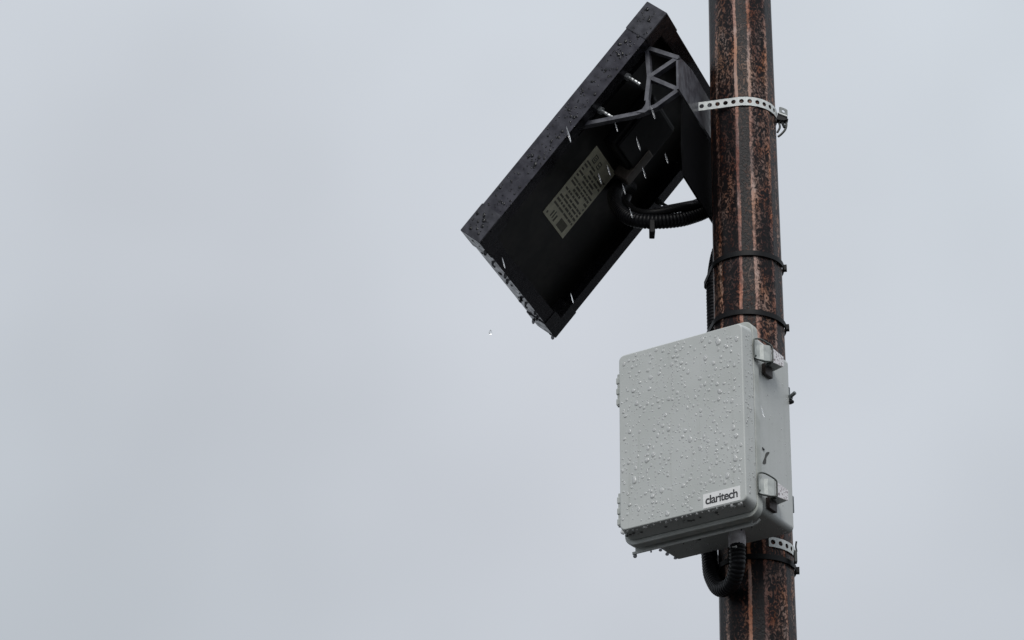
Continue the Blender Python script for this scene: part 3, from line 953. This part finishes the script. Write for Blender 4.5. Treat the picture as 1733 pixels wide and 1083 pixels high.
# ------------------------------------------------------------------ cable ties
def cable_tie(z, label, head_ang, tilt=0.0, hull=None, head=True):
    t = empty('cable_tie', (0, 0, z))
    tag(t, label, 'cable tie', 'black cable ties round the pole')
    R0 = prad(z) + .0015
    # pulled tight: the convex outline of the pole and the conduit beside it
    pp = [(R0 * math.cos(2 * math.pi * k / 90), R0 * math.sin(2 * math.pi * k / 90)) for k in range(90)]
    if hull:
        pp += [(hull[0] + .0188 * math.cos(2 * math.pi * k / 40), hull[1] + .0188 * math.sin(2 * math.pi * k / 40)) for k in range(40)]
    pp = sorted(pp)
    def half(seq):
        h_ = []
        for p in seq:
            while len(h_) > 1 and (h_[-1][0] - h_[-2][0]) * (p[1] - h_[-2][1]) - (h_[-1][1] - h_[-2][1]) * (p[0] - h_[-2][0]) <= 0:
                h_.pop()
            h_.append(p)
        return h_[:-1]
    hp = [Vector((a, b, 0)) for a, b in half(pp) + half(pp[::-1])]
    nh = len(hp)
    vs, fs = [], []
    hw_, tk = .0056, .0030
    for i in range(nh):
        tg = (hp[(i + 1) % nh] - hp[i - 1]).normalized()
        nr = Vector((tg.y, -tg.x, 0))
        zz = tilt * hp[i].dot(RT) / R0
        for (dr, dz) in ((0, -hw_), (tk, -hw_), (tk, hw_), (0, hw_)):
            p = hp[i] + nr * dr; vs.append((p.x, p.y, zz + dz))
    for i in range(nh):
        j = (i + 1) % nh
        for k in range(4):
            m_ = (k + 1) % 4
            fs.append((i * 4 + k, i * 4 + m_, j * 4 + m_, j * 4 + k))
    from_py('tie_band', vs, fs, 'black_plastic', t)
    if head:
        d = VD * math.cos(rad(head_ang)) + RT * math.sin(rad(head_ang))
        ta = -VD * math.sin(rad(head_ang)) + RT * math.cos(rad(head_ang))
        c = d * (R0 + .003) + Vector((0, 0, tilt * d.dot(RT) - .001))
        poly = [c - ta * .006 - d * .003, c + ta * .006 - d * .003, c + ta * .006 + d * .006, c - ta * .006 + d * .006]
        v_, f_ = prism_data([p - Vector((0, 0, .006)) for p in poly], (0, 0, .012))
        from_py('tie_head', v_, f_, 'black_plastic', t)
    return t
cable_tie(4.690, 'black cable tie round the pole, higher of the two above the grey box', 88, .000, (-.0676, .0714))
cable_tie(4.549, 'black cable tie round the pole directly above the grey box', 86, -.004, (-.0705, .067))
cable_tie(3.990, 'black cable tie round the pole under the grey box', 90, .000, None)

# ------------------------------------------------------------------ raindrops in the air
dv, df = [], []
segn = 10
prof_d = [(-1.0, .02), (-.8, .28), (-.45, .62), (0, .9), (.4, 1.0), (.75, .78), (.93, .42), (1.0, .05)]
dv, df = tube_data([Vector((0, 0, -a)) for a, _ in prof_d], lambda i: prof_d[i][1], segn)
dme = bpy.data.meshes.new('raindrop')
dme.from_pydata([tuple(v) for v in dv], [], df)
dme.materials.append(MAT['water'])
for p in dme.polygons: p.use_smooth = True
falls = [((-.3957, -.45, 4.7625), 1.5, 'in front of the upper left rail of the solar panel'), ((-.2227, -.45, 4.816), 1.3, 'in front of the grey bracket'),
         ((-.2536, -.45, 4.7418), 1.3, 'in front of the dark panel back below the bracket'), ((-.2979, -.45, 4.7803), .9, 'in front of the dark panel under the bracket foot'),
         ((-.1964, -.45, 4.7079), 1.0, 'in front of the dark panel just left of the pole'), ((-.2423, -.45, 4.6744), 1.1, 'in front of the dark panel above the conduit'),
         ((-.3142, -.45, 4.6791), 1.0, 'just right of the top of the cream rating label'), ((-.3322, -.45, 4.6597), 1.0, 'at the right edge of the cream rating label'),
         ((-.2834, -.45, 4.6356), 1.0, 'beside the brown tape below the junction box'), ((-.2695, -.45, 4.5813), 1.0, 'in front of the bend of the black conduit'),
         ((-.5253, -.45, 4.4644), 1.0, 'in front of the lower left rail of the solar panel'), ((-.3885, -.45, 4.3863), .9, 'near the bottom tip of the solar panel'),
         ((-.0166, -.45, 4.1419), 1.1, 'in front of the right side of the grey box'), ((-.5495, -.45, 4.31), 1.2, 'falling alone against the sky below the solar panel')]
for (p, s, txt) in falls:
    o = bpy.data.objects.new('raindrop', dme)
    COL.objects.link(o)
    o.location = p
    alone = 'alone' in txt
    o.scale = ((.0028 if alone else .0012) * s, (.0028 if alone else .0012) * s, (.0042 if alone else .0135) * s)
    o.rotation_euler = (0, rad(0 if alone else -14), 0)
    tag(o, 'clear falling raindrop ' + txt, 'raindrop', 'falling raindrops')
